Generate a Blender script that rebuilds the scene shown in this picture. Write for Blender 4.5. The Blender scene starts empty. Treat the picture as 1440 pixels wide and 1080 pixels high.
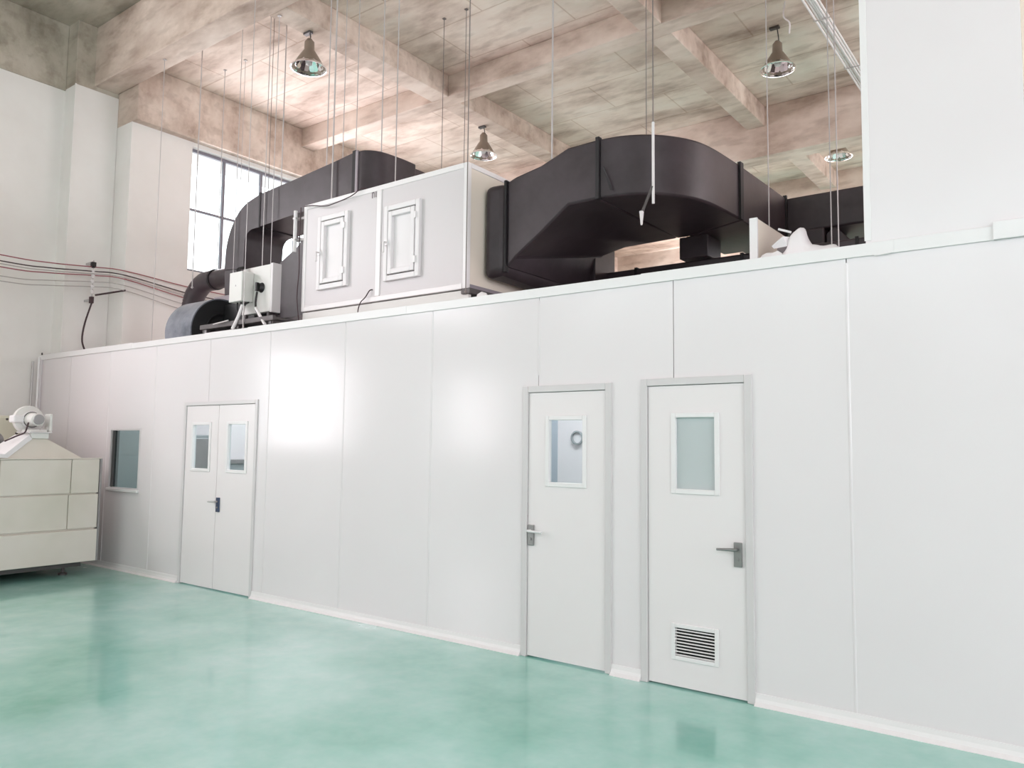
import bpy, bmesh, math, random
from mathutils import Vector, Matrix, noise
random.seed(7)
PI = math.pi
S = bpy.context.scene
COL = S.collection

# ------------------------------------------------------------------ camera
F_PX = 1091.47
yaw, pitch, roll = -0.640843, 0.077447, 0.0111770
fw = Vector((math.sin(yaw)*math.cos(pitch), math.cos(yaw)*math.cos(pitch), math.sin(pitch)))
r0 = Vector((math.cos(yaw), -math.sin(yaw), 0)); u0 = r0.cross(fw)
rr = r0*math.cos(roll) + u0*math.sin(roll); uu = -r0*math.sin(roll) + u0*math.cos(roll)
cam = bpy.data.cameras.new('camera'); co = bpy.data.objects.new('camera', cam); COL.objects.link(co)
M3 = Matrix((rr, uu, -fw)).transposed()
co.matrix_world = Matrix.Translation((0, -5.06, 1.65)) @ M3.to_4x4()
cam.sensor_width = 36; cam.sensor_fit = 'HORIZONTAL'; cam.lens = F_PX/1440*36
cam.clip_start = .05; cam.clip_end = 200
S.camera = co

# ------------------------------------------------------------------ world, light, exposure
S.view_settings.view_transform = 'Standard'
try: S.view_settings.look = 'None'
except Exception: pass
S.view_settings.gamma = 1; S.view_settings.use_curve_mapping = False
S.view_settings.exposure = 0.38
S.cycles.use_denoising = True
S.cycles.max_bounces = 10; S.cycles.diffuse_bounces = 6; S.cycles.glossy_bounces = 4
S.cycles.transparent_max_bounces = 8; S.cycles.sample_clamp_indirect = 6
w = bpy.data.worlds.new('overcast_sky'); S.world = w; w.use_nodes = True
bg = w.node_tree.nodes['Background']; bg.inputs[0].default_value = (0.93, 0.97, 1, 1); bg.inputs[1].default_value = 2.6

def area_light(name, loc, rot, sx, sy, power, color=(1, .985, .97)):
    l = bpy.data.lights.new(name, 'AREA'); l.shape = 'RECTANGLE'; l.size = sx; l.size_y = sy
    l.energy = power; l.color = color
    o = bpy.data.objects.new(name, l); COL.objects.link(o); o.location = loc; o.rotation_euler = rot
    return o
# light of seen and mirrored windows, plus added fill from invented openings
WARM = (1, .895, .935)
area_light('daylight_and_fill', (-12.15, -4.75, 2.45), (0, -PI/2, 0), 1.8, 2.0, 60, WARM)
area_light('daylight_and_fill', (-12.15, -9.75, 2.35), (0, -PI/2, 0), 1.8, 1.6, 60, WARM)
area_light('daylight_and_fill', (-12.15, -6.0, 5.6), (0, -PI/2, 0), 2.0, 8.0, 265, WARM)  # fill added at a left clerestory that no view shows
area_light('daylight_and_fill', (-3.5, -11.85, 5.75), (-PI/2, 0, 0), 15, 2.0, 95, WARM)  # fill added at an unseen rear clerestory for overall brightness
area_light('daylight_and_fill', (-1.65, -11.85, 3.85), (-PI/2, 0, 0), 1.0, 1.0, 22, WARM)
area_light('daylight_and_fill', (5.85, -5.5, 4.0), (0, PI/2, 0), 5.0, 9.0, 165, WARM)  # fill added at the unseen right wall, lifts the left wall
area_light('daylight_and_fill', (-11.7, 4.05, 5.5), (0, -PI/2, 0), 2.0, 4.3, 130, WARM)
area_light('daylight_and_fill', (-3.5, 15.8, 5.2), (PI/2, 0, 0), 13, 2.4, 2700, WARM)  # strong fill added at the far end to brighten the ceiling
area_light('daylight_and_fill', (5.85, 8, 5.2), (0, PI/2, 0), 2.5, 8.0, 380, WARM)  # added side fill beyond the partition, also for the ceiling

# ------------------------------------------------------------------ materials
def srgb(r, g, b):
    f = lambda c: (c/12.92 if c <= .04045 else ((c+.055)/1.055)**2.4)
    return (f(r/255), f(g/255), f(b/255), 1)
def mat(name, col, rough=.5, metal=0, spec=.5, coat=0, emit=None, es=0):
    m = bpy.data.materials.new(name); m.use_nodes = True
    b = m.node_tree.nodes['Principled BSDF']
    b.inputs['Base Color'].default_value = col; b.inputs['Roughness'].default_value = rough
    b.inputs['Metallic'].default_value = metal; b.inputs['Specular IOR Level'].default_value = spec
    b.inputs['Coat Weight'].default_value = coat
    if emit: b.inputs['Emission Color'].default_value = emit; b.inputs['Emission Strength'].default_value = es
    return m
def N(m, t, **k):
    n = m.node_tree.nodes.new(t)
    for a, v in k.items(): setattr(n, a, v)
    return n
def noisy(m, cols, scale=3, detail=5, stretch=(1, 1, 1), bump=0, bscale=None, rough=None, pos=None):
    nt = m.node_tree; L = nt.links.new; b = nt.nodes['Principled BSDF']
    tc = N(m, 'ShaderNodeTexCoord'); mp = N(m, 'ShaderNodeMapping'); mp.inputs['Scale'].default_value = stretch
    L(tc.outputs['Object'], mp.inputs[0])
    n = N(m, 'ShaderNodeTexNoise'); n.inputs['Scale'].default_value = scale; n.inputs['Detail'].default_value = detail
    n.inputs['Roughness'].default_value = .62
    L(mp.outputs[0], n.inputs['Vector'])
    cr = N(m, 'ShaderNodeValToRGB'); e = cr.color_ramp.elements
    pos = pos or [.3 + .4*i/(len(cols)-1) for i in range(len(cols))]
    e[0].position = pos[0]; e[0].color = cols[0]; e[1].position = pos[-1]; e[1].color = cols[-1]
    for c, p in list(zip(cols, pos))[1:-1]:
        k = e.new(p); k.color = c
    L(n.outputs['Fac'], cr.inputs[0]); L(cr.outputs[0], b.inputs['Base Color'])
    if bump:
        n2 = N(m, 'ShaderNodeTexNoise'); n2.inputs['Scale'].default_value = bscale or scale*4; n2.inputs['Detail'].default_value = 4
        L(mp.outputs[0], n2.inputs['Vector'])
        bp = N(m, 'ShaderNodeBump'); bp.inputs['Strength'].default_value = bump; bp.inputs['Distance'].default_value = .02
        L(n2.outputs['Fac'], bp.inputs['Height']); L(bp.outputs[0], b.inputs['Normal'])
    if rough:
        mr = N(m, 'ShaderNodeMapRange'); mr.inputs[1].default_value = .3; mr.inputs[2].default_value = .7
        mr.inputs[3].default_value = rough[0]; mr.inputs[4].default_value = rough[1]
        L(n.outputs['Fac'], mr.inputs[0]); L(mr.outputs[0], b.inputs['Roughness'])
    return m, cr, n
PANEL = mat('white_coated_panel', (.80, .80, .805, 1), .17, 0, .42)
noisy(PANEL, [(.755, .70, .72, 1), (.785, .73, .75, 1)], .6, 2, bump=.12, bscale=.9)
TRIM = mat('white_aluminium_trim', (.80, .765, .775, 1), .3)
WINF = mat('window_frame_grey', (.20, .19, .225, 1), .4)
LEAF = mat('white_door_leaf', (.79, .732, .745, 1), .28)
FRAME = mat('door_frame_grey', (.64, .60, .61, 1), .3)
PAINT = mat('white_wall_paint', (.80, .77, .75, 1), .8)
noisy(PAINT, [(.74, .71, .69, 1), (.81, .785, .77, 1)], .8, 4, bump=.1, bscale=8)
CREAM = mat('cream_tone', (.76, .68, .60, 1), .8)  # upper wall colour, also carries the painted-in shading of the shaft side
CONC = mat('bare_concrete', (.4, .34, .3, 1), .9)
def concrete(m, cols, joints=True):
    _, cr, n = noisy(m, cols, 1.5, 10, stretch=(.5, 1.3, 1), bump=.35, bscale=6, pos=[.30, .42, .53, .70])
    nt = m.node_tree; L = nt.links.new; b = nt.nodes['Principled BSDF']
    # blotchy streaks
    tc = N(m, 'ShaderNodeTexCoord'); n3 = N(m, 'ShaderNodeTexNoise'); n3.inputs['Scale'].default_value = .7; n3.inputs['Detail'].default_value = 3
    n3.inputs['Distortion'].default_value = .6
    L(tc.outputs['Object'], n3.inputs['Vector'])
    mx = N(m, 'ShaderNodeMix', data_type='RGBA', blend_type='MULTIPLY'); mx.inputs[0].default_value = .7
    c3 = N(m, 'ShaderNodeValToRGB'); c3.color_ramp.elements[0].position = .35; c3.color_ramp.elements[0].color = (.74, .70, .68, 1)
    c3.color_ramp.elements[1].position = .6; c3.color_ramp.elements[1].color = (1, 1, 1, 1)
    L(n3.outputs['Fac'], c3.inputs[0]); L(cr.outputs[0], mx.inputs[6]); L(c3.outputs[0], mx.inputs[7])
    # fine dark pitting
    n4 = N(m, 'ShaderNodeTexNoise'); n4.inputs['Scale'].default_value = 5; n4.inputs['Detail'].default_value = 6
    mp4 = N(m, 'ShaderNodeMapping'); mp4.inputs['Scale'].default_value = (.35, 1, 1.2)
    L(tc.outputs['Object'], mp4.inputs[0]); L(mp4.outputs[0], n4.inputs['Vector'])
    c4 = N(m, 'ShaderNodeValToRGB'); c4.color_ramp.elements[0].position = .36; c4.color_ramp.elements[0].color = (.55, .5, .47, 1)
    c4.color_ramp.elements[1].position = .47; c4.color_ramp.elements[1].color = (1, 1, 1, 1)
    mx4 = N(m, 'ShaderNodeMix', data_type='RGBA', blend_type='MULTIPLY'); mx4.inputs[0].default_value = .35
    L(n4.outputs['Fac'], c4.inputs[0]); L(mx.outputs[2], mx4.inputs[6]); L(c4.outputs[0], mx4.inputs[7])
    out = mx4.outputs[2]
    if joints:   # formwork sheet joints
        br = N(m, 'ShaderNodeTexBrick'); br.offset = .5
        br.inputs['Color1'].default_value = (1, 1, 1, 1); br.inputs['Color2'].default_value = (.93, .92, .92, 1)
        br.inputs['Mortar'].default_value = (.74, .67, .62, 1); br.inputs['Scale'].default_value = 1
        br.inputs['Mortar Size'].default_value = .012; br.inputs['Brick Width'].default_value = 1.83; br.inputs['Row Height'].default_value = .92
        L(tc.outputs['Object'], br.inputs['Vector'])
        m2 = N(m, 'ShaderNodeMix', data_type='RGBA', blend_type='MULTIPLY'); m2.inputs[0].default_value = .8
        L(out, m2.inputs[6]); L(br.outputs['Color'], m2.inputs[7]); out = m2.outputs[2]
    L(out, b.inputs['Base Color'])
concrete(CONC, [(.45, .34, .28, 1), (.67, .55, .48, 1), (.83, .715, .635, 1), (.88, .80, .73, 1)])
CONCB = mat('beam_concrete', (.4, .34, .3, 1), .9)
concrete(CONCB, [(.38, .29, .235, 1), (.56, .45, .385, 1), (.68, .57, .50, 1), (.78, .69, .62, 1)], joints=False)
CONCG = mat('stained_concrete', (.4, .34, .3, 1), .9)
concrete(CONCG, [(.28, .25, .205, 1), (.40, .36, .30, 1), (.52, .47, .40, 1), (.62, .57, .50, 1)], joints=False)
FLOOR = mat('green_epoxy_floor', srgb(120, 190, 160), .15, 0, .7, coat=.5)
noisy(FLOOR, [(.11, .41, .31, 1), (.25, .545, .465, 1), (.39, .64, .59, 1), (.56, .74, .73, 1)], .45, 6, bump=.05, bscale=2.2, rough=(.16, .30))
DUCT = mat('black_insulation_foam', (.045, .036, .042, 1), .42, 0, .5)
noisy(DUCT, [(.024, .016, .019, 1), (.052, .038, .046, 1)], 2.2, 4, bump=.25, bscale=3)
DUCTD = mat('black_foam_tape', (.010, .008, .010, 1), .6)
DUCTL = mat('grey_foil_tape', (.30, .26, .29, 1), .45)
BLOW = mat('black_fan_housing', (.022, .022, .024, 1), .45)
BLOWR = mat('blue_grey_fan_wrap', (.16, .17, .20, 1), .35)
noisy(BLOWR, [(.10, .11, .14, 1), (.30, .31, .36, 1)], 3, 4, bump=.2)
STEEL = mat('brushed_steel', (.30, .29, .29, 1), .38, .8)
DARKST = mat('dark_steel', (.10, .09, .09, 1), .5, .4)
ROD = mat('zinc_rod', (.50, .47, .47, 1), .45, .3)
RODD = mat('dull_rod', (.20, .17, .16, 1), .6, .2)
CHROME = mat('mirror_reflector', (.92, .92, .93, 1), .06, 1)
SHADE = mat('bronze_aluminium_shade', (.30, .25, .205, 1), .35, .5)
AHUP = mat('unit_panel_white', (.63, .59, .605, 1), .4)
GREYB = mat('light_grey_steel_box', (.70, .68, .66, 1), .45)
OVEN = mat('beige_grey_sheet_steel', (.50, .50, .45, 1), .42)
noisy(OVEN, [(.58, .54, .465, 1), (.67, .61, .55, 1), (.72, .655, .61, 1)], .9, 3, rough=(.35, .5))
OLIVE = mat('pale_olive_paint', (.62, .60, .50, 1), .5)
BLACK = mat('black_plastic', (.012, .011, .012, 1), .5)
BLUEH = mat('dark_blue_handle', (.05, .07, .13, 1), .3, .3)
RED = mat('red_cable', (.32, .10, .12, 1), .6)
GREYC = mat('grey_cable', (.42, .38, .37, 1), .6)
DARKC = mat('dark_cable', (.05, .025, .03, 1), .6)
WHITEP = mat('white_plastic', (.78, .745, .76, 1), .45)
GAPSHADE = mat('painted_gap_shade', (.004, .004, .004, 1), .8)  # near-black standing in for the shade between the louvre slats
BAG = mat('white_plastic_bag', (.82, .78, .80, 1), .5)
BOARD = mat('beige_panel_core', (.76, .68, .60, 1), .6)
BLUEG = mat('blue_grey_paint', (.42, .47, .53, 1), .4)
BENCH = mat('grey_bench', (.30, .32, .33, 1), .5)
def glass(name, tint, mixf=.12, rough=.03, frost=0):
    m = bpy.data.materials.new(name); m.use_nodes = True; nt = m.node_tree; nt.nodes.remove(nt.nodes['Principled BSDF'])
    o = nt.nodes['Material Output']; t = N(m, 'ShaderNodeBsdfTransparent'); t.inputs[0].default_value = tint
    g = N(m, 'ShaderNodeBsdfGlossy'); g.inputs['Roughness'].default_value = rough
    lw = N(m, 'ShaderNodeLayerWeight'); lw.inputs[0].default_value = .5
    pw = N(m, 'ShaderNodeMath', operation='POWER'); pw.inputs[1].default_value = 5
    ml = N(m, 'ShaderNodeMath', operation='MULTIPLY_ADD'); ml.inputs[1].default_value = .7; ml.inputs[2].default_value = .03
    mx = N(m, 'ShaderNodeMixShader'); L = nt.links.new
    L(lw.outputs['Facing'], pw.inputs[0]); L(pw.outputs[0], ml.inputs[0])
    L(ml.outputs[0], mx.inputs[0]); L(t.outputs[0], mx.inputs[1]); L(g.outputs[0], mx.inputs[2])
    out = mx.outputs[0]
    if frost:
        d = N(m, 'ShaderNodeBsdfDiffuse'); d.inputs[0].default_value = (.66, .69, .70, 1)
        m2 = N(m, 'ShaderNodeMixShader'); m2.inputs[0].default_value = frost
        L(out, m2.inputs[1]); L(d.outputs[0], m2.inputs[2]); out = m2.outputs[0]
    L(out, o.inputs['Surface']); return m
GLASS = glass('clear_glass', (.93, .96, .96, 1))
GLASSD = glass('tinted_glass', (.62, .70, .69, 1))
GLASSF = glass('frosted_glass', (.62, .74, .76, 1), rough=.25, frost=.72)

# ------------------------------------------------------------------ mesh helpers
def B(): return bmesh.new()
def box(bm, x0, x1, y0, y1, z0, z1):
    v = [bm.verts.new(p) for p in ((x0,y0,z0),(x1,y0,z0),(x1,y1,z0),(x0,y1,z0),(x0,y0,z1),(x1,y0,z1),(x1,y1,z1),(x0,y1,z1))]
    for f in ((0,3,2,1),(4,5,6,7),(0,1,5,4),(1,2,6,5),(2,3,7,6),(3,0,4,7)): bm.faces.new([v[i] for i in f])
    return bm
def prism(bm, pts, a0, a1, axis):
    """extrude polygon pts (2D) along axis from a0 to a1; axis x: pts=(y,z); y: (x,z); z: (x,y)"""
    def P(p, a): return (a, p[0], p[1]) if axis == 'x' else (p[0], a, p[1]) if axis == 'y' else (p[0], p[1], a)
    A = [bm.verts.new(P(p, a0)) for p in pts]; Bv = [bm.verts.new(P(p, a1)) for p in pts]; n = len(pts)
    bm.faces.new(A); bm.faces.new(Bv[::-1])
    for i in range(n): bm.faces.new([A[i], Bv[i], Bv[(i+1) % n], A[(i+1) % n]])
    bmesh.ops.recalc_face_normals(bm, faces=bm.faces); return bm
def loft(bm, secs, caps=True, closed=True):
    R = [[bm.verts.new(p) for p in s] for s in secs]; n = len(secs[0])
    for a, b in zip(R, R[1:]):
        for i in range(n if closed else n-1): bm.faces.new([a[i], a[(i+1) % n], b[(i+1) % n], b[i]])
    if caps: bm.faces.new(R[0][::-1]); bm.faces.new(R[-1])
    bmesh.ops.recalc_face_normals(bm, faces=bm.faces); return bm
def tube(bm, pts, r, seg=8):
    pts = [Vector(p) for p in pts]; secs = []
    up = Vector((.31, .22, .93)).normalized()
    for i, p in enumerate(pts):
        d = ((pts[min(i+1, len(pts)-1)] - pts[max(i-1, 0)])).normalized()
        a = d.cross(up)
        if a.length < .05: a = d.cross(Vector((1, 0, 0)))
        a.normalize(); b = d.cross(a)
        rad = r[i] if isinstance(r, (list, tuple)) else r
        secs.append([p + (a*math.cos(t) + b*math.sin(t))*rad for t in [2*PI*k/seg for k in range(seg)]])
    return loft(bm, secs)
def lathe(bm, prof, c=(0,0,0), axis='z', seg=24, caps=False):
    secs = []
    for rad, h in prof:
        s = []
        for k in range(seg):
            t = 2*PI*k/seg; a, b = rad*math.cos(t), rad*math.sin(t)
            s.append((c[0]+a, c[1]+b, c[2]+h) if axis == 'z' else (c[0]+h, c[1]+a, c[2]+b) if axis == 'x' else (c[0]+a, c[1]+h, c[2]+b))
        secs.append(s)
    return loft(bm, secs, caps)
def curve_pts(P, n=24):
    """Catmull-Rom through P"""
    P = [Vector(p) for p in P]; out = []
    Q = [P[0]*2-P[1]] + P + [P[-1]*2-P[-2]]
    m = max(2, n//(len(P)-1))
    for i in range(1, len(Q)-2):
        for k in range(m):
            t = k/m
            out.append(.5*((2*Q[i]) + (Q[i+1]-Q[i-1])*t + (2*Q[i-1]-5*Q[i]+4*Q[i+1]-Q[i+2])*t*t + (3*Q[i]-Q[i-1]-3*Q[i+1]+Q[i+2])*t**3))
    out.append(P[-1]); return out
def obj(name, bm, m, parent=None, smooth=False, bevel=0, bseg=2):
    me = bpy.data.meshes.new(name); bm.to_mesh(me); bm.free(); me.materials.append(m)
    o = bpy.data.objects.new(name, me); COL.objects.link(o)
    if parent is not None:
        o.parent = parent; o.matrix_parent_inverse = Matrix.Translation(-Vector(parent.location))
    if smooth:
        for p in me.polygons: p.use_smooth = True
        try: me.set_sharp_from_angle(angle=math.radians(38))
        except Exception: pass
    if bevel:
        md = o.modifiers.new('bevel', 'BEVEL'); md.width = bevel; md.segments = bseg; md.limit_method = 'ANGLE'; md.angle_limit = math.radians(35)
    return o
def tag(o, label, cat, group=None):
    o['label'] = label; o['category'] = cat
    if group: o['group'] = group
    return o
def thing(name, label, cat, loc, group=None):
    o = bpy.data.objects.new(name, None); COL.objects.link(o); o.location = loc; o.empty_display_size = .1
    return tag(o, label, cat, group)
def struct(o): o['kind'] = 'structure'; return o
def sempty(name, loc):
    o = bpy.data.objects.new(name, None); COL.objects.link(o); o.location = loc; return struct(o)
def rect_minus(x0, x1, z0, z1, holes):
    xs = sorted({x0, x1} | {min(max(h[i], x0), x1) for h in holes for i in (0, 1)})
    zs = sorted({z0, z1} | {min(max(h[i], z0), z1) for h in holes for i in (2, 3)})
    out = []
    for a, b in zip(xs, xs[1:]):
        run = None
        for c, d in zip(zs, zs[1:]):
            mx, mz = (a+b)/2, (c+d)/2
            solid = not any(h[0] < mx < h[1] and h[2] < mz < h[3] for h in holes)
            if solid: run = [run[0], d] if run else [c, d]
            if not solid and run: out.append((a, b, *run)); run = None
        if run: out.append((a, b, *run))
    return out

# ------------------------------------------------------------------ structure
def slab(name, x0, x1, y0, y1, z0, z1, m, bevel=0):
    return struct(obj(name, box(B(), x0, x1, y0, y1, z0, z1), m, bevel=bevel))
slab('floor', -13, 6.2, -12.3, 16.3, -.12, 0, FLOOR)
# ceiling slabs: the front bay lies higher
slab('ceiling', -13, 6.2, .6, 16.3, 7.5, 7.7, CONC)
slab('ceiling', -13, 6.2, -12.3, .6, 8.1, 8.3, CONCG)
def beam(x0, x1, y0, y1, z0, z1, m=CONCB): return slab('trim_1', x0, x1, y0, y1, z0, z1, m, .012)
beam(-12.3, 6, .41, .78, 7.15, 8.1)                     # girder above the cleanroom front
beam(-11.65, 6, 3.89, 4.18, 7.15, 7.5)
beam(-8.35, -8.0, .78, 3.89, 7.15, 7.5); beam(-8.35, -8.0, 4.18, 7.9, 7.15, 7.5)
beam(-4.62, -4.3, .78, 3.89, 7.15, 7.5); beam(-4.62, -4.3, 4.18, 7.9, 7.15, 7.5)
beam(-12.4, 6, 7.9, 8.3, 6.63, 7.5)                     # deep far girder
beam(-4.45, -4.13, 8.3, 11.9, 7.15, 7.5); beam(-8.35, -8.0, 8.3, 11.9, 7.15, 7.5); beam(-.8, -.45, 8.3, 11.9, 7.15, 7.5)
beam(-12.4, 6, 11.9, 12.25, 7.0, 7.5)
beam(-.8, -.45, .78, 3.89, 7.15, 7.5); beam(-.8, -.45, 4.18, 7.9, 7.15, 7.5)
beam(-12.6, -11.65, .79, 16, 6.6, 7.5, CONCB)           # perimeter beam over the windows
# left wall in white paint with openings (nearer half) and the concrete above it
hl = [(-5.8, -3.7, 1.5, 3.45), (-10.6, -8.9, 1.4, 3.35), (-10.2, -1.9, 4.6, 6.6)]
bm = B()
for a, b, c, d in rect_minus(-12.3, .13, 0, 7.05, hl): box(bm, -12.9, -12.6, a, b, c, d)
bmesh.ops.remove_doubles(bm, verts=bm.verts, dist=1e-5)
wl = struct(obj('wall_left', bm, PAINT))
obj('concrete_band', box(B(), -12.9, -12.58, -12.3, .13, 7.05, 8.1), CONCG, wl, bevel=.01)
# column
cl = struct(obj('trim_2', box(B(), -12.9, -12.25, .13, .79, 0, 7.08), PAINT, bevel=.015))
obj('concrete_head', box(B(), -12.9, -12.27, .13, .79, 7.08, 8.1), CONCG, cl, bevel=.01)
obj('corner_bead', box(B(), -12.262, -12.243, .118, .142, 2.9, 7.08), PAINT, cl, bevel=.004)
# infill wall with the tall window behind the cleanroom
WY0, WY1, WZ0, WZ1 = 1.81, 6.25, 4.44, 6.53
bm = B()
for a, b, c, d in rect_minus(.79, 16, 0, 6.6, [(WY0, WY1, WZ0, WZ1), (9.5, 14, WZ0, WZ1)]): box(bm, -12.6, -11.8, a, b, c, d)
bmesh.ops.remove_doubles(bm, verts=bm.verts, dist=1e-5)
struct(obj('wall_left', bm, PAINT))
# far wall, right wall, rear wall
bm = B()
for a, b, c, d in rect_minus(-12.6, 6, 0, 7.5, [(-10, 3, 4.0, 6.4)]): box(bm, a, b, 16, 16.3, c, d)
bmesh.ops.remove_doubles(bm, verts=bm.verts, dist=1e-5)
struct(obj('wall_far', bm, CONCB))
bm = B()
for a, b, c, d in rect_minus(-12.3, 16, 0, 8.1, [(-10, -1, 1.5, 6.5), (4, 12, 4, 6.5)]): box(bm, 6, 6.2, a, b, c, d)
bmesh.ops.remove_doubles(bm, verts=bm.verts, dist=1e-5)
struct(obj('wall_right', bm, PAINT))
bm = B()
for a, b, c, d in rect_minus(-12.9, 6.2, 0, 8.1, [(-11, 4, 4.75, 6.75), (-2.2, -1.1, 3.3, 4.4)]): box(bm, a, b, -12.3, -12, c, d)
bmesh.ops.remove_doubles(bm, verts=bm.verts, dist=1e-5)
struct(obj('wall_rear', bm, PAINT))

def grid_window(name, plane, at, a0, a1, z0, z1, va, vz, depth=.06):
    """window in an x=plane or y=plane wall: frame, mullions, transoms, one pane a bay"""
    W = sempty(name, (at, a0, z0) if plane == 'x' else (a0, at, z0))
    def bx(a, b, c, d, dd=depth):
        return box(B(), at-dd/2, at+dd/2, a, b, c, d) if plane == 'x' else box(B(), a, b, at-dd/2, at+dd/2, c, d)
    for r in ((a0, a0+.05, z0, z1), (a1-.05, a1, z0, z1), (a0+.05, a1-.05, z0, z0+.05), (a0+.05, a1-.05, z1-.05, z1)):
        obj('window_frame', bx(*r), WINF, W)
    for a in va: obj('mullion', bx(a-.02, a+.02, z0+.05, z1-.05, depth*.8), WINF, W)
    for z in vz: obj('transom', bx(a0+.05, a1-.05, z-.018, z+.018, depth*.7), WINF, W)
    aa = [a0+.05]+list(va)+[a1-.05]; zz = [z0+.05]+list(vz)+[z1-.05]
    for a, b in zip(aa, aa[1:]):
        for c, d in zip(zz, zz[1:]): obj('window_pane', bx(a+.02, b-.02, c+.018, d-.018, .008), GLASS, W)
    return W
grid_window('window_1', 'x', -11.93, WY0, WY1, WZ0, WZ1, [2.48, 3.23, 4.0, 4.75, 5.5], [5.5])
grid_window('window_2', 'x', -12.75, -5.8, -3.7, 1.5, 3.45, [-4.75], [2.9])
grid_window('window_3', 'x', -12.75, -10.6, -8.9, 1.4, 3.35, [-9.75], [2.8])
grid_window('window_4', 'x', -12.75, -10.2, -1.9, 4.6, 6.6, [-8.5, -6.9, -5.2, -3.5], [5.6])
grid_window('window_5', 'y', -12.15, -11, 4, 4.75, 6.75, [-8.5, -6, -3.5, -1, 1.5], [5.75])
grid_window('window_6', 'y', -12.15, -2.2, -1.1, 3.3, 4.4, [], [])

# ------------------------------------------------------------------ cleanroom partition
H = 2.90
DD = (-8.60, -7.17, 0, 2.10); MD = (-3.655, -2.845, 0, 2.115); RD = (-2.605, -1.79, 0, 2.13)
WN = (-10.36, -9.60, 1.02, 1.79)
part_wall = sempty('wall_front', (-12.25, .03, 0))
edges = [-12.6, -11.6, -10.46, -9.30, -8.12, -7.0, -5.81, -4.66, -3.51, -2.35, -1.185, -.03, 1.12, 2.3, 3.5, 4.7, 6.0]
for a, b in zip(edges, edges[1:]):
    bm = B()
    for r in rect_minus(a+.003, b-.003, 0, H-.02, [DD, MD, RD, WN]): box(bm, r[0], r[1], 0, .06, r[2], r[3])
    bmesh.ops.remove_doubles(bm, verts=bm.verts, dist=1e-5)
    # drop interior faces between the joined cells
    seen = {}
    for f in bm.faces:
        k = tuple(sorted(v.index for v in f.verts)) if False else tuple(sorted((round(v.co.x,4), round(v.co.y,4), round(v.co.z,4)) for v in f.verts))
        seen.setdefault(k, []).append(f)
    dead = [f for l in seen.values() if len(l) > 1 for f in l]
    bmesh.ops.delete(bm, geom=dead, context='FACES')
    obj('wall_panel', bm, PANEL, part_wall)
obj('backing_sheet', box(B(), -7.1, -3.7, .061, .066, 0, H-.03), TRIM, part_wall)
# seam tape: slightly raised joint covers on the joints of the photo
for x in (-10.46, -9.30, -7.0, -5.81, -4.66, -3.51, -1.185):
    z0 = 2.2 if x in (-3.51,) else 0.07
    zz = [(z0, H-.1)] if x != -10.46 else [(.07, H-.1)]
    for a, b in zz: obj('seam_strip', prism(B(), [(x-.010, 0), (x-.004, -.004), (x+.004, -.004), (x+.010, 0)], a, b, 'z'), PANEL, part_wall)
# end post and two corner pipes
obj('corner_post', box(B(), -12.6, -12.54, -.02, .08, 0, H), TRIM, part_wall, bevel=.006)
obj('screw', lathe(B(), [(.001, -.012), (.018, -.01), (.02, 0)], (-12.5, -.022, 2.915), 'y', 10), DARKST, part_wall)
# coping: lengths of folded white sheet along the top
cop = struct(sempty('trim_3', (-12.6, 0, H)))
cx = [-12.55, -9.9, -7.4, -5.0, -2.6, -.93, -.40, 2.0, 5.9]
for i, (a, b) in enumerate(zip(cx, cx[1:])):
    dz = (.003, -.004, .002, 0, .004, -.004, .016, 0)[i]; dy = (0, .002, 0, .002, 0, .004, -.008, 0)[i]
    up = .09 if i < 5 else (.10 if i == 5 else .125)
    pr = [(-.014+dy, H-.075+dz*.3), (-.014+dy, H+dz), (.13, H+dz+.004), (.13, H-.01), (-.002, H-.012), (-.002, H-.075+dz*.3)]
    if i >= 5: pr = [(-.016+dy, H-.075), (-.016+dy, H+dz+.01), (-.006, H+dz+.012), (-.002, H-.075)]
    obj('coping_sheet', prism(B(), pr, a, b+.02, 'x'), TRIM, cop, bevel=.002)
obj('lifted_corner', loft(B(), [[(-1.02, -.017, H-.077), (-.93, -.018, H-.072), (-.93, -.020, H-.070), (-1.02, -.019, H-.075)], [(-1.02, -.017, H-.082), (-.93, -.022, H-.080), (-.93, -.030, H-.078), (-1.02, -.019, H-.08)]]), TRIM, cop)
# coved white skirting between the doors
for i, (a, b) in enumerate(((-12.5, DD[0]-.0), (DD[1]+.0, MD[0]), (MD[1], RD[0]), (RD[1], 5.9))):
    c = [(0, .075), (-.006, .075), (-.010, .045), (-.018, .022), (-.04, .004), (-.04, 0), (0, 0)]
    struct(obj('baseboard_front', prism(B(), c, a, b, 'x'), TRIM, smooth=False))
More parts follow.
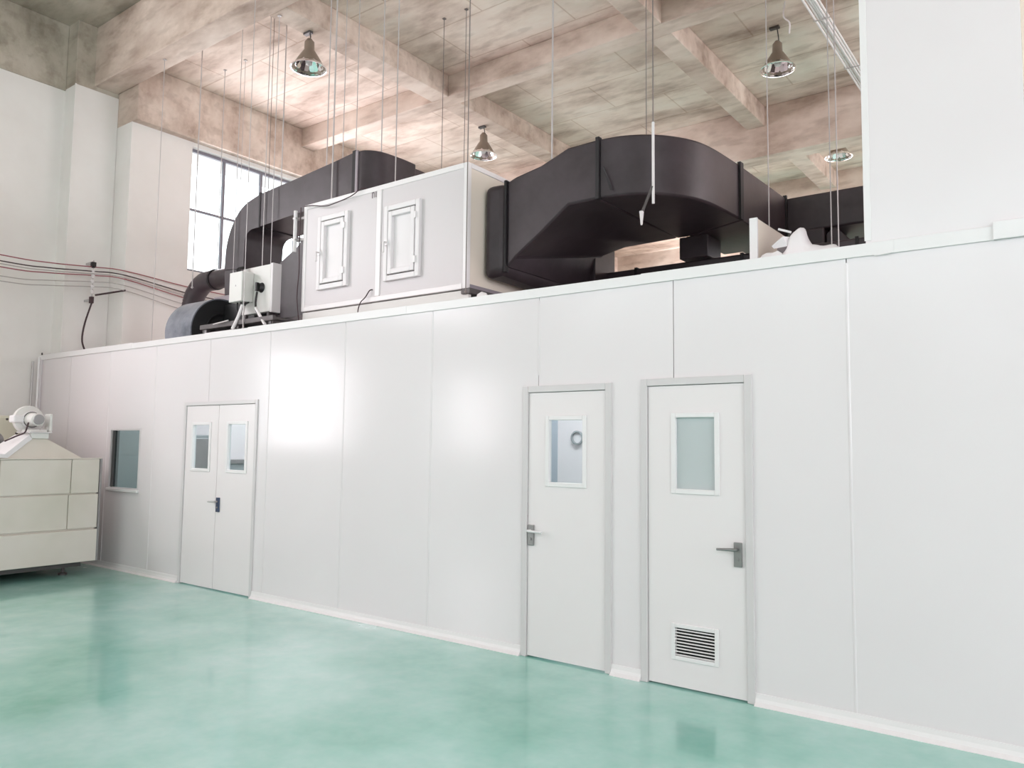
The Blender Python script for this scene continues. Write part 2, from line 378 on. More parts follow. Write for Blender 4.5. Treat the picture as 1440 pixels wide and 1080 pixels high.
# cleanroom roof and inner walls
slab('ceiling_cleanroom', -12.1, 3.5, .066, 4.6, 2.80, 2.86, PANEL)
slab('wall_inner', -11.7, 3.4, 2.4, 2.46, 0, 2.80, LEAF)
slab('wall_inner', -9.15, -9.10, .07, 2.4, 0, 2.80, LEAF)
slab('wall_inner', -5.7, -5.65, .07, 2.4, 0, 2.80, LEAF)
slab('wall_inner', -2.74, -2.70, .07, 2.4, 0, 2.80, LEAF)
slab('wall_cleanroom', 3.4, 3.5, .07, 4.6, 0, 2.80, LEAF)
slab('wall_cleanroom', -11.8, -11.7, .79, 4.6, 0, 2.80, LEAF)
slab('wall_cleanroom', -11.7, 3.4, 4.5, 4.6, 0, 2.80, LEAF)
def inner_fill_light(x, y, pw):  # unseen fill lamp added to brighten the rooms behind the glass
    l = bpy.data.lights.new('inner_fill', 'AREA'); l.shape = 'RECTANGLE'; l.size = 1.1; l.size_y = .3; l.energy = pw; l.color = (.9, .97, 1)
    o = bpy.data.objects.new('inner_fill', l); COL.objects.link(o); o.location = (x, y, 2.78)
inner_fill_light(-7.9, 1.3, 24); inner_fill_light(-6, 1.3, 18); inner_fill_light(-4.0, 1.5, 24); inner_fill_light(-2.1, 1.3, 9); inner_fill_light(-10.6, 1.3, 18)

# white clad shaft rising above the partition at the right
sh = struct(sempty('wall_shaft', (-1.065, 0, H)))
obj('shaft_face', box(B(), -1.068, -.232, -.004, .05, H-.07, 8.1), PANEL, sh)
obj('shaft_side', box(B(), -.262, -.236, .05, 1.4, H-.03, 8.1), CREAM, sh)  # white cladding in shade: the shading is put into the cream colour
obj('shaft_side', box(B(), -1.064, -1.03, .05, 1.4, H-.03, 8.1), PANEL, sh)
obj('shaft_back', box(B(), -1.03, -.262, 1.36, 1.4, H-.03, 8.1), PANEL, sh)
obj('corner_trim', box(B(), -1.075, -1.035, -.008, -.003, H+.02, 8.1), TRIM, sh, bevel=.002)
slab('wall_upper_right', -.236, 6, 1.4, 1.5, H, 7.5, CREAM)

# ------------------------------------------------------------------ doors
def frame_ring(x0, x1, z0, z1, wd, y0, y1, bottom=True):
    bm = B()
    box(bm, x0, x0+wd, y0, y1, z0, z1); box(bm, x1-wd, x1, y0, y1, z0, z1); box(bm, x0+wd, x1-wd, y0, y1, z1-wd, z1)
    if bottom: box(bm, x0+wd, x1-wd, y0, y1, z0, z0+wd)
    return bm
def lite(leaf, x0, x1, z0, z1, gm):
    """framed glass lite in a door leaf"""
    vf = obj('vision_frame', frame_ring(x0, x1, z0, z1, .034, -.010, .036), TRIM, leaf, bevel=.004)
    return vf, (x0+.034, x1-.034, z0+.034, z1-.034)
def leaf_mesh(x0, x1, z0, z1, hole):
    bm = B()
    for r in rect_minus(x0, x1, z0, z1, hole): box(bm, r[0], r[1], 0.0, .035, r[2], r[3])
    bmesh.ops.remove_doubles(bm, verts=bm.verts, dist=1e-5)
    seen = {}
    for f in bm.faces: seen.setdefault(tuple(sorted((round(v.co.x,4), round(v.co.y,4), round(v.co.z,4)) for v in f.verts)), []).append(f)
    bmesh.ops.delete(bm, geom=[f for l in seen.values() if len(l) > 1 for f in l], context='FACES')
    return bm
def handle(leaf, x, z, d, hm, lm):
    """back plate with keyhole rose and lever; d = lever direction"""
    p = obj('handle', box(B(), x-.028, x+.028, -.016, 0.0, z-.10, z+.06), hm, leaf, bevel=.004)
    l = B(); tube(l, [(x, -.012, z+.015), (x, -.055, z+.015)], .010, 10)
    tube(l, [(x-.004*d, -.052, z+.015), (x+.05*d, -.056, z+.014), (x+.13*d, -.050, z+.010)], [.011, .010, .008], 10)
    obj('lever', l, lm, leaf, smooth=True)
    k = B(); lathe(k, [(.0, -.006), (.011, -.005), (.012, 0)], (x, -.016, z-.05), 'y', 12); obj('keyhole', k, STEEL, leaf)
def door(name, rect, leaves, gm, louvre=None):
    x0, x1, z0, z1 = rect
    D = sempty(name, (x0, 0, 0))
    fr = B()
    wd = .052 if name != 'door_1' else .042
    # stepped frame: face and inner rebate
    for (a, b) in ((x0, x0+wd), (x1-wd, x1)): box(fr, a, b, -.014, .07, 0, z1)
    box(fr, x0+wd, x1-wd, -.014, .07, z1-wd, z1)
    obj('door_frame', fr, FRAME, D, bevel=.004)
    st = B(); box(st, x0+wd, x0+wd+.012, .03, .07, 0, z1-wd); box(st, x1-wd-.012, x1-wd, .03, .07, 0, z1-wd); box(st, x0+wd, x1-wd, .03, .07, z1-wd-.012, z1-wd)
    obj('door_stop', st, DARKST, D)
    for (a, b, lt, hx, hd, hm, lm) in leaves:
        holes = [(lt[0]+.03, lt[1]-.03, lt[2]+.03, lt[3]-.03)]
        if louvre: holes.append((louvre[0]+.02, louvre[1]-.02, louvre[2]+.02, louvre[3]-.02))
        lf = obj('door_leaf', leaf_mesh(a+.004, b-.004, .012, z1-wd-.004, holes), LEAF, D)
        vf, g = lite(lf, *lt, gm)
        obj('pane', box(B(), g[0]-.01, g[1]+.01, .016, .022, g[2]-.01, g[3]+.01), gm, lf)
        if hx is not None: handle(lf, hx, .96, hd, hm, lm)
        if louvre:
            obj('louvre_frame', frame_ring(*louvre, .028, -.008, .03), TRIM, lf, bevel=.003)
            n = 9
            for i in range(n):
                z = louvre[2]+.028+(louvre[3]-louvre[2]-.056)*(i+.5)/n
                s = prism(B(), [(-.005, z-.006), (-.005, z-.003), (.003, z+.001), (.003, z-.002)], louvre[0]+.028, louvre[1]-.028, 'x')
                obj('slat', s, TRIM, lf)
            obj('louvre_gap_shade', box(B(), louvre[0]+.02, louvre[1]-.02, .024, .026, louvre[2]+.02, louvre[3]-.02), GAPSHADE, lf)  # dark sheet painting the shade seen between the slats
    return D
door('door_1', DD, [(-8.558, -7.90, (-8.435, -8.04, 1.30, 1.865), None, 0, None, None),
                    (-7.90, -7.212, (-7.735, -7.345, 1.30, 1.87), -7.845, -1, BLUEH, ROD)], GLASS)
door('door_2', MD, [(-3.603, -2.897, (-3.437, -3.064, 1.325, 1.875), -3.565, 1, STEEL, WHITEP)], GLASS)
door('door_3', RD, [(-2.553, -1.842, (-2.37, -2.018, 1.32, 1.883), -1.895, -1, STEEL, STEEL)], GLASSF, louvre=(-2.375, -2.035, .19, .435))
# fixed window in the partition
W7 = sempty('window_7', (WN[0], 0, WN[2]))
obj('window_frame', frame_ring(WN[0]-.01, WN[1]+.01, WN[2]-.01, WN[3]+.01, .028, -.006, .065), FRAME, W7, bevel=.003)
obj('window_frame', box(B(), WN[0]+.06, WN[0]+.075, .0, .05, WN[2]+.01, WN[3]-.01), DARKST, W7)
obj('window_sill', box(B(), WN[0]-.01, WN[1]+.02, -.03, .01, WN[2]-.03, WN[2]+.005), TRIM, W7, bevel=.004)
obj('window_pane', box(B(), WN[0]+.02, WN[1]-.02, .028, .034, WN[2]+.02, WN[3]-.02), GLASSD, W7)

# inside the cleanroom, seen through the glass
t = thing('wall_clock', 'round dark-rimmed wall clock seen through the glass of the left single door', 'clock', (-5.0, 2.4, 1.80))
CKX, CKZ = -4.62, 1.73
t.location = (CKX, 2.36, CKZ)
obj('rim', lathe(B(), [(.055, 0), (.075, -.02), (.08, -.045), (.064, -.05), (.058, -.03)], (CKX, 2.4, CKZ), 'y', 28), BENCH, t, smooth=True)
obj('dial', lathe(B(), [(.001, -.022), (.06, -.022)], (CKX, 2.4, CKZ), 'y', 28), WHITEP, t)
t2 = thing('storage_cabinet', 'tall blue-grey cabinet inside, behind the left single door glass', 'cabinet', (-4.2, 2.1, 0))
t = thing('work_bench', 'grey work bench with raised back seen through the double door glass', 'bench', (-9, 1.9, 0))
obj('bench_body', box(B(), -9.09, -8.86, .75, 2.2, .08, 1.36), BENCH, t, bevel=.01)
obj('bench_top', box(B(), -9.095, -8.83, .72, 2.25, 1.36, 1.41), STEEL, t, bevel=.005)
obj('plinth', box(B(), -9.09, -8.9, .8, 2.15, 0, .08), BLACK, t)
t = thing('locker', 'grey upright locker seen through the left pane of the double door', 'locker', (-9.0, .4, 0))
obj('locker_body', box(B(), -9.09, -8.90, .10, .62, 0, 1.72), BENCH, t, bevel=.01)
obj('locker_door', box(B(), -8.90, -8.885, .12, .60, .06, 1.68), STEEL, t, bevel=.003)
obj('cabinet_body', box(B(), -4.45, -4.2, 1.2, 1.34, 0, 1.95), BLUEG, t2, bevel=.01)
obj('cabinet_door', box(B(), -4.43, -4.22, 1.185, 1.2, .06, 1.9), BLUEG, t2, bevel=.003)

# ------------------------------------------------------------------ air handling unit
AX0, AX1, AY0, AY1, AZ0, AZ1 = -7.155, -4.70, .5, 2.05, 3.12, 4.355
ahu = thing('air_handling_unit', 'large white air handling unit with two service windows above the partition', 'air handler', (-5.9, 1.2, 2.95))
xm = -5.915
pz0, pz1 = AZ0+.05, AZ1-.05
LW = (-6.87, -6.37, 3.335, 4.165); RW = (-5.81, -5.305, 3.31, 4.10)
for (a, b, wn) in ((AX0+.05, xm-.03, LW), (xm+.03, AX1-.05, RW)):
    bm = B()
    for r in rect_minus(a, b, pz0, pz1, [(wn[0]+.03, wn[1]-.03, wn[2]+.03, wn[3]-.03)]): box(bm, r[0], r[1], AY0+.008, AY0+.04, r[2], r[3])
    bmesh.ops.remove_doubles(bm, verts=bm.verts, dist=1e-5)
    obj('front_panel', bm, AHUP, ahu)
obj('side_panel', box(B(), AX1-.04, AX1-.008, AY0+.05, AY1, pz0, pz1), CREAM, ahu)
obj('side_panel', box(B(), AX0+.008, AX0+.04, AY0+.05, AY1, pz0, pz1), AHUP, ahu)
obj('top_panel', box(B(), AX0+.01, AX1-.01, AY0+.01, AY1, AZ1-.04, AZ1-.006), AHUP, ahu)
obj('back_panel', box(B(), AX0+.05, AX1-.05, AY1-.03, AY1, pz0, pz1), AHUP, ahu)
obj('bottom_panel', box(B(), AX0+.05, AX1-.05, AY0+.05, AY1-.03, AZ0, AZ0+.04), AHUP, ahu)
for x in (AX0, AX1-.055):
    obj('corner_post', box(B(), x, x+.055, AY0, AY0+.055, AZ0, AZ1), TRIM, ahu, bevel=.008)
obj('centre_post', box(B(), xm-.035, xm+.035, AY0-.004, AY0+.05, pz0, pz1), TRIM, ahu, bevel=.008)
for z in (AZ0, AZ1-.055):
    obj('edge_rail', box(B(), AX0+.055, AX1-.055, AY0-.002, AY0+.055, z, z+.055), TRIM, ahu, bevel=.006)
obj('edge_rail', box(B(), AX1-.055, AX1+.002, AY0+.055, AY1, AZ1-.05, AZ1), TRIM, ahu, bevel=.006)
obj('edge_rail', box(B(), AX1-.055, AX1+.004, AY0+.055, AY1, AZ0, AZ0+.05), DUCTL, ahu, bevel=.006)
obj('base_rail', box(B(), AX0+.02, AX1+.02, AY0+.01, AY0+.05, AZ0-.115, AZ0-.012), GREYB, ahu, bevel=.004)
obj('base_rail', box(B(), AX0+.02, AX1+.02, AY1-.06, AY1-.01, AZ0-.115, AZ0-.012), GREYB, ahu, bevel=.004)
obj('bearer', box(B(), AX1-.05, AX1+.06, AY0-.02, AY1, AZ0-.055, AZ0-.002), DARKST, ahu, bevel=.004)
for x in (AX0+.1, xm, AX1-.2):
    obj('foot', box(B(), x, x+.1, AY0+.06, AY0+.3, 2.86, AZ0-.02), DARKST, ahu)
    obj('foot', box(B(), x, x+.1, AY1-.36, AY1-.08, 2.86, AZ0-.02), DARKST, ahu)
obj('cross_tray', box(B(), AX0-.02, AX1-.02, AY0+.02, AY0+.5, 2.975, 3.0), DARKST, ahu)
for wn, side in ((LW, -1), (RW, -1)):
    wf = obj('service_window', frame_ring(*wn, .055, AY0-.03, AY0+.04), WHITEP, ahu, bevel=.006)
    ix0, ix1, iz0, iz1 = wn[0]+.058, wn[1]-.058, wn[2]+.058, wn[3]-.058
    obj('rebate', frame_ring(ix0-.004, ix1+.004, iz0-.004, iz1+.004, .014, AY0-.012, AY0+.03), DARKST, wf)
    obj('sash', frame_ring(ix0+.012, ix1-.006, iz0+.008, iz1-.01, .052, AY0-.038, AY0+.02), WHITEP, wf, bevel=.006)
    obj('pane', box(B(), ix0+.05, ix1-.05, AY0+.0, AY0+.012, iz0+.05, iz1-.05), WHITEP, wf)
    hh = B(); box(hh, ix0-.012, ix0+.02, AY0-.055, AY0-.036, (iz0+iz1)/2-.03, (iz0+iz1)/2+.03)
    tube(hh, [(ix0+.004, AY0-.06, (iz0+iz1)/2), (ix0+.004, AY0-.085, (iz0+iz1)/2), (ix0+.006, AY0-.09, (iz0+iz1)/2-.11)], .011, 8)
    obj('window_handle', hh, TRIM, wf, smooth=True)
    for z in (iz0+.08, iz1-.14): obj('hinge', box(B(), ix1-.004, ix1+.022, AY0-.046, AY0-.028, z, z+.07), TRIM, wf, bevel=.003)
# small maker's sticker with two dark marks
sk = obj('sticker', box(B(), -6.035, -5.965, AY0+.004, AY0+.0085, 4.235, 4.305), FRAME, ahu)
mk = B(); box(mk, -6.032, -6.020, AY0+.002, AY0+.005, 4.236, 4.300); box(mk, -6.020, -5.996, AY0+.002, AY0+.005, 4.288, 4.304)
box(mk, -6.003, -5.994, AY0+.002, AY0+.005, 4.24, 4.29); box(mk, -5.977, -5.967, AY0+.002, AY0+.005, 4.238, 4.306)
obj('mark', mk, mat('sticker_ink', (.16, .12, .14, 1), .6), ahu)
tag(obj('cable', tube(B(), curve_pts([(-7.12, .47, 4.33), (-6.97, .462, 4.315), (-6.75, .46, 4.268), (-6.6, .46, 4.268), (-6.32, .46, 4.30), (-6.19, .47, 4.352), (-6.16, .52, 4.375), (-6.12, .70, 4.37)]), .006, 6), DARKC, smooth=True),
    'thin dark cable sagging over the top left edge of the white air handling unit', 'cable')
tag(obj('cable', tube(B(), curve_pts([(-6.14, .46, 2.92), (-6.15, .455, 3.03), (-6.12, .46, 3.12), (-6.06, .47, 3.17), (-6.02, .49, 3.24), (-5.99, .505, 3.25)]), .006, 6), DARKC, smooth=True),
    'short dark cable hanging below the front of the white air handling unit', 'cable')
tag(obj('cable', tube(B(), curve_pts([(-7.17, .47, 4.33), (-7.175, .465, 3.9), (-7.17, .47, 3.6), (-7.18, .46, 3.3), (-7.16, .48, 3.02)]), .007, 6), DARKC, smooth=True),
    'thin cable running down the left front corner of the white air handling unit', 'cable')

# ------------------------------------------------------------------ right duct
rd = thing('supply_duct', 'big black insulated duct curving away from the air handling unit at right', 'duct', (-4.4, 1.5, 3.85))
def rsec(x, y0, y1, zf0, zb0, z1): return [(x, y0, zf0), (x, y1, zb0), (x, y1, z1), (x, y0, z1)]
col = loft(B(), [rsec(-4.68, .72, 2.42, 3.24, 3.24, 4.17), rsec(-4.455, .78, 2.44, 3.30, 3.20, 4.18)])
obj('collar', col, DUCT, rd, smooth=True, bevel=.07, bseg=4)
obj('transition', loft(B(), [rsec(-4.455, .80, 2.45, 3.34, 3.34, 4.185), rsec(-4.35, .80, 2.46, 3.43, 3.78, 4.22),
                             rsec(-4.06, .80, 2.47, 3.62, 3.84, 4.27), rsec(-3.76, .80, 2.48, 3.835, 3.845, 4.375), rsec(-3.45, .82, 2.48, 3.845, 3.85, 4.39)]), DUCT, rd, smooth=True, bevel=.02)
outer = [tuple(p) for p in curve_pts([(-3.45, .83, 0), (-3.21, .88, 0), (-2.97, 1.03, 0), (-2.79, 1.27, 0), (-2.70, 1.57, 0), (-2.65, 2.15, 0)], 30)]
poly = [(p[0], p[1]) for p in outer] + [(-2.645, 2.2), (-3.32, 2.48), (-3.45, 2.48)]
obj('elbow', prism(B(), poly, 3.85, 4.395, 'z'), DUCT, rd, smooth=True, bevel=.02)
obj('straight', prism(B(), [(-2.645, 2.2), (-2.60, 3.44), (-3.32, 3.44), (-3.32, 2.48)], 3.85, 4.39, 'z'), DUCT, rd, bevel=.02)
# dark seams and light folds
obj('seam', box(B(), -4.475, -4.447, .772, .83, 3.30, 4.20), DUCTD, rd, bevel=.006)
obj('seam', box(B(), -3.475, -3.435, .806, .86, 3.84, 4.41), DUCTD, rd, bevel=.006)
obj('seam', prism(B(), [(-2.66, 2.13), (-2.628, 2.13), (-2.625, 2.20), (-2.66, 2.20)], 3.845, 4.41, 'z'), DUCTD, rd)
obj('seam', box(B(), -2.625, -2.585, 3.40, 3.44, 3.84, 4.41), DUCTD, rd, bevel=.004)
obj('loose_tape', loft(B(), [[(-3.40, .808, 4.12), (-3.385, .806, 4.12), (-3.385, .812, 4.12)], [(-3.33, .822, 3.90), (-3.30, .824, 3.90), (-3.31, .83, 3.90)]]), DUCTD, rd)
obj('drop', box(B(), -3.44, -3.12, 2.50, 2.86, 3.625, 3.86), DUCT, rd, bevel=.01)
obj('drop', box(B(), -4.62, -4.355, 2.3, 2.75, 3.4, 3.9), DUCT, rd, bevel=.01)
cr = thing('exhaust_duct', 'black cross duct running behind to the white shaft at right', 'duct', (-1.8, 3.8, 3.9))
obj('duct_run', box(B(), -3.3, .6, 3.45, 4.28, 3.99, 4.385), DUCT, cr, bevel=.02)
obj('elbow', lathe(B(), [(.0, -.41), (.19, -.41), (.19, .41), (.0, .41)], (-2.585, 3.87, 4.19), 'y', 20), DUCT, cr, smooth=True)
obj('drop', box(B(), -2.56, -2.20, 3.42, 3.9, 3.2, 4.0), DUCT, cr, bevel=.02)
obj('drop', prism(B(), [(-2.19, 3.2), (-2.19, 3.93), (-2.10, 4.0), (-1.92, 3.80), (-1.55, 3.42), (-1.55, 3.2)], 3.46, 3.9, 'y'), DUCT, cr, bevel=.01)
tr = thing('trunk_duct', 'low black duct lying on the cleanroom roof under the curved duct', 'duct', (-3.4, 2.9, 2.86))
obj('duct_run', box(B(), -4.62, -1.0, 2.56, 3.35, 2.90, 3.61), DUCT, tr, bevel=.02)
for x in (-4.4, -3.2, -2.0, -1.3): obj('sleeper', box(B(), x, x+.1, 2.6, 3.3, 2.86, 2.91), DARKST, tr)
for x in (-4.0, -2.8, -1.7): obj('joint_band', box(B(), x, x+.03, 2.55, 3.36, 2.895, 3.62), DUCTD, tr)

# ------------------------------------------------------------------ left duct
ld = thing('return_duct', 'tall black insulated duct arch standing before the big window left of the air handling unit', 'duct', (-9.1, 1.2, 3.45))
Y0, Y1 = .90, 1.50
def xsec(o, i, y0=Y0, y1=Y1): return [(o[0], y0, o[1]), (o[0], y1, o[1]), (i[0], y1, i[1]), (i[0], y0, i[1])]
leg = [((-9.30, 3.60), (-8.87, 3.60)), ((-9.32, 3.96), (-8.885, 3.92))]
obj('leg', loft(B(), [xsec(*s) for s in leg]), DUCT, ld, bevel=.015)
oc = curve_pts([(-9.32, 3.96, 0), (-9.285, 4.30, 0), (-9.15, 4.58, 0), (-8.93, 4.77, 0), (-8.59, 4.865, 0)], 24)
ic = curve_pts([(-8.885, 3.92, 0), (-8.88, 4.20, 0), (-8.86, 4.34, 0), (-8.77, 4.415, 0), (-8.59, 4.43, 0)], 24)
obj('elbow', loft(B(), [xsec(a, b) for a, b in zip(oc, ic)]), DUCT, ld, smooth=True)
obj('horizontal_run', loft(B(), [xsec(*s) for s in (((-8.59, 4.865), (-8.59, 4.43)), ((-7.93, 4.915), (-7.93, 4.47)), ((-7.17, 4.985), (-7.17, 4.5)), ((-6.76, 5.03), (-6.76, 4.5)))]), DUCT, ld, smooth=True)
obj('seam', box(B(), -8.585, -8.555, Y0-.008, Y1+.005, 4.42, 4.885), DUCTD, ld)
obj('seam', box(B(), -6.80, -6.745, Y0-.010, Y1+.005, 4.46, 5.045), DUCTD, ld)
obj('foil_strip', box(B(), -6.742, -6.705, Y0-.014, Y0+.01, 4.47, 5.035), DUCTL, ld)
ob = curve_pts([(-6.76, .90, 0), (-6.62, .92, 0), (-6.50, 1.06, 0), (-6.46, 1.35, 0), (-6.46, 1.6, 0)], 20)
obj('elbow', prism(B(), [(p[0], p[1]) for p in ob] + [(-6.76, 1.6)], 4.5, 5.03, 'z'), DUCT, ld, smooth=True, bevel=.015)
obj('depth_run', box(B(), -7.1, -6.50, 1.6, 4.3, 4.5, 5.0), DUCT, ld, bevel=.02)
obj('flange', loft(B(), [[(-9.56, .86, 3.49), (-9.56, 1.56, 3.49), (-8.84, 1.56, 3.49), (-8.84, .86, 3.49)], [(-9.50, .88, 3.60), (-9.50, 1.54, 3.60), (-8.86, 1.54, 3.60), (-8.86, .88, 3.60)]]), DUCTL, ld, bevel=.01)
obj('lower_run', loft(B(), [xsec((x, z1), (x, z0), .96, 1.52) for x, z0, z1 in ((-8.86, 3.2, 3.50), (-8.45, 3.2, 3.70), (-8.16, 3.2, 3.93), (-7.86, 3.2, 4.07), (-7.55, 3.2, 4.33), (-7.165, 3.2, 4.40))]), DUCT, ld)
for x in (-8.2,):
    for z in (3.25, 3.45, 3.65): obj('clip', box(B(), x, x+.03, .945, .965, z, z+.05), DUCTD, ld)
rl = thing('round_duct', 'grey wrapped round duct elbow beside the window left of the tall arch', 'duct', (-10.7, 1.4, 3.5))
obj('elbow', tube(B(), curve_pts([(-10.93, 1.4, 2.95), (-10.93, 1.4, 3.55), (-10.86, 1.4, 3.83), (-10.62, 1.4, 4.01), (-10.3, 1.4, 4.03)], 24), .15, 18), DUCT, rl, smooth=True)
obj('duct_run', tube(B(), [(-10.3, 1.4, 4.03), (-9.35, 1.4, 4.02)], .14, 18), DUCT, rl, smooth=True)
obj('joint_band', tube(B(), [(-10.32, 1.4, 4.03), (-10.28, 1.4, 4.03)], .156, 18), DUCTD, rl, smooth=True)

# centrifugal fan
fan = thing('centrifugal_fan', 'black round fan housing with blue-grey wrapped rim at the left end of the roof', 'fan', (-9.3, .75, 2.86))
cy, cz, R = .70, 3.05, .43
prof = [(cy-R, 2.90)] + [(cy-R*math.cos(t), cz+R*math.sin(t)) for t in [PI*k/28 for k in range(29)]] + [(cy+R, 2.90)]
obj('housing', prism(B(), prof, -9.58, -9.01, 'x'), BLOW, fan, smooth=True)
rimp = [(cy-(R+.012)*math.cos(t), cz+(R+.012)*math.sin(t)) for t in [-.3+ (PI*.62+.3)*k/24 for k in range(25)]]
rimi = [(cy-(R-.004)*math.cos(t), cz+(R-.004)*math.sin(t)) for t in [-.3+ (PI*.62+.3)*k/24 for k in range(25)]]
obj('rim_wrap', loft(B(), [[(-9.60, a[0], a[1]), (-9.00, a[0], a[1]), (-9.00, b[0], b[1]), (-9.60, b[0], b[1])] for a, b in zip(rimp, rimi)]), BLOWR, fan, smooth=True)
obj('inlet_ring', lathe(B(), [(.20, 0), (.24, .03), (.25, .0)], (-9.01, cy, cz), 'x', 28), BLOW, fan, smooth=True)
obj('outlet_box', box(B(), -9.0, -8.35, .72, 1.3, 3.02, 3.42), BLOW, fan, bevel=.01)
obj('motor', lathe(B(), [(0, .0), (.13, .0), (.15, .03), (.15, .40), (.11, .45), (0, .45)], (-9.0, cy+.1, 3.02), 'x', 20), DARKST, fan, smooth=True)
obj('mounting_plate', box(B(), -9.62, -9.0, .30, 1.2, 2.86, 2.90), DARKST, fan)

# steel platform beside the fan
pf = thing('steel_platform', 'low dark steel frame on the roof under the electrical boxes', 'platform', (-8, .7, 2.86))
obj('deck', box(B(), -8.55, -7.20, .16, .62, 3.00, 3.03), DARKST, pf, bevel=.004)
for y in (.14, .62): obj('rail', box(B(), -8.6, -7.17, y, y+.04, 2.985, 3.04), DARKST, pf, bevel=.004)
for x in (-8.6, -7.9, -7.26): obj('cross_bar', box(B(), x, x+.04, .18, 1.25, 2.95, 2.99), DARKST, pf)
obj('cross_bar', box(B(), -8.3, -7.2, 1.0, 1.05, 3.0, 3.12), STEEL, pf)
obj('cross_bar', box(B(), -8.3, -7.2, .78, .82, 3.02, 3.09), DUCTL, pf)
for x in (-8.55, -7.3):
    for y in (.17, 1.15): obj('leg', box(B(), x, x+.05, y, y+.05, 2.86, 2.99), STEEL, pf)
obj('bolt_pin', tube(B(), [(-8.25, .10, 3.02), (-7.98, .12, 3.045)], .008, 8), ROD, pf)
obj('concrete_pad', box(B(), -8.52, -7.9, .16, .5, 2.86, 2.945), PANEL, pf, bevel=.005)

# electrical panel
eb = thing('electrical_panel', 'white electrical back board with a grey switch box and black rotary knob', 'electrical box', (-7.72, .33, 3.04))
obj('back_board', box(B(), -7.99, -7.46, .30, .36, 3.13, 3.68), GREYB, eb, bevel=.006)
obj('side_flange', box(B(), -7.46, -7.42, .30, .42, 3.12, 3.69), FRAME, eb, bevel=.004)
obj('switch_box', box(B(), -8.02, -7.77, .14, .298, 3.26, 3.61), GREYB, eb, bevel=.010)
obj('warning_sticker', prism(B(), [(-7.90, 3.44), (-7.88, 3.44), (-7.89, 3.46)], .1385, .141, 'y'), DUCTL, eb)
kb = B(); lathe(kb, [(0, -.05), (.04, -.05), (.055, -.01), (.06, 0)], (-7.62, .30, 3.42), 'y', 18); box(kb, -7.632, -7.608, .22, .26, 3.37, 3.47)
obj('knob', kb, BLACK, eb, smooth=True)
for x in (-7.97, -7.93): obj('cable_gland', tube(B(), curve_pts([(x, .22, 3.60), (x, .21, 3.66), (x+.02, .26, 3.69)], 8), .014, 8), BLACK, eb, smooth=True)
for (a, b, c) in ((-7.93, -7.88, 3.16), (-7.86, -7.82, 3.18)): obj('cable_loop', tube(B(), curve_pts([(a, .2, 3.27), (a+.01, .19, c+.02), (a+.04, .2, c), (b+.03, .21, c+.05), (b+.04, .25, 3.26)], 16), .010, 8), BLACK, eb, smooth=True)
for x in (-7.97, -7.52): obj('support_leg', box(B(), x, x+.04, .31, .35, 3.03, 3.14), DARKST, eb)
obj('cable_run', tube(B(), curve_pts([(-7.62, .24, 3.36), (-7.61, .22, 3.2), (-7.55, .22, 3.08), (-7.50, .25, 3.04)], 12), .012, 8), BLACK, eb, smooth=True)
tag(obj('conduit', tube(B(), curve_pts([(-7.80, .18, 3.22), (-7.83, .15, 3.08), (-7.86, .10, 2.93)], 8), .020, 10), WHITEP, smooth=True), 'pale flexible conduit dropping from the grey switch box', 'conduit')
tag(obj('conduit', tube(B(), curve_pts([(-7.60, .22, 3.17), (-7.45, .18, 3.05), (-7.28, .12, 2.94)], 8), .018, 10), WHITEP, smooth=True), 'pale flexible conduit slanting down right below the black knob', 'conduit')
tag(obj('cable', tube(B(), curve_pts([(-7.76, .18, 3.2), (-7.74, .15, 3.06), (-7.66, .11, 2.93)], 10), .007, 8), GREYC, smooth=True), 'thin grey cable hanging between the two pale conduits', 'cable')
pp = thing('pipe', 'short white vertical pipe at the left edge of the air handling unit', 'pipe', (-7.26, .46, 3.78))
obj('tube', tube(B(), [(-7.25, .46, 3.82), (-7.25, .46, 4.30)], .022, 12), WHITEP, pp, smooth=True)
for z in (3.95, 4.2): obj('clamp', box(B(), -7.25, -7.15, .50, .52, z, z+.03), ROD, pp); obj('clamp', box(B(), -7.275, -7.225, .44, .52, z, z+.02), ROD, pp)

# ------------------------------------------------------------------ clutter on the coping at right
bd = thing('leaning_board', 'white-edged beige panel offcut standing on edge next to the crumpled bag', 'board', (-1.82, .2, 2.9))
obj('board_core', prism(B(), [(.16, 2.87), (.16, 3.222), (.97, 3.235), (1.10, 3.10), (.85, 2.87)], -1.825, -1.792, 'x'), BOARD, bd)
obj('edge_strip', box(B(), -1.845, -1.79, .14, .162, 2.905, 3.228), WHITEP, bd, bevel=.003)
def blob(pts_top, zb, yc, wid, seed, amp=.012):
    secs = []
    for i, (x, zt) in enumerate(pts_top):
        h = max(zt - zb, .004); s = []
        for k in range(14):
            t = PI*k/13
            yy = yc - math.cos(t)*wid*(.35+.65*min(1, h/.1)); z = zb + h*max(0, math.sin(t))**.8
            nz = noise.noise(Vector((x*14, yy*14, z*14+seed)))*amp
            s.append((x+nz, yy+nz, max(z+nz, zb)))
        secs.append(s)
    return loft(B(), secs)
top = [(p[0], p[1]) for p in curve_pts([(-1.66, 2.925, 0), (-1.60, 2.985, 0), (-1.57, 3.07, 0), (-1.535, 3.105, 0), (-1.495, 3.118, 0), (-1.465, 3.05, 0), (-1.435, 2.99, 0), (-1.36, 2.975, 0), (-1.28, 2.968, 0), (-1.235, 2.905, 0)], 40)]
bag = tag(obj('plastic_bag', blob(top, 2.88, .18, .09, 3), BAG, smooth=True), 'crumpled white plastic bag with a pointed hump lying on top of the partition', 'bag')
obj('stick', tube(B(), [(-1.64, .12, 3.115), (-1.56, .14, 3.085)], .008, 8), WHITEP, bag)
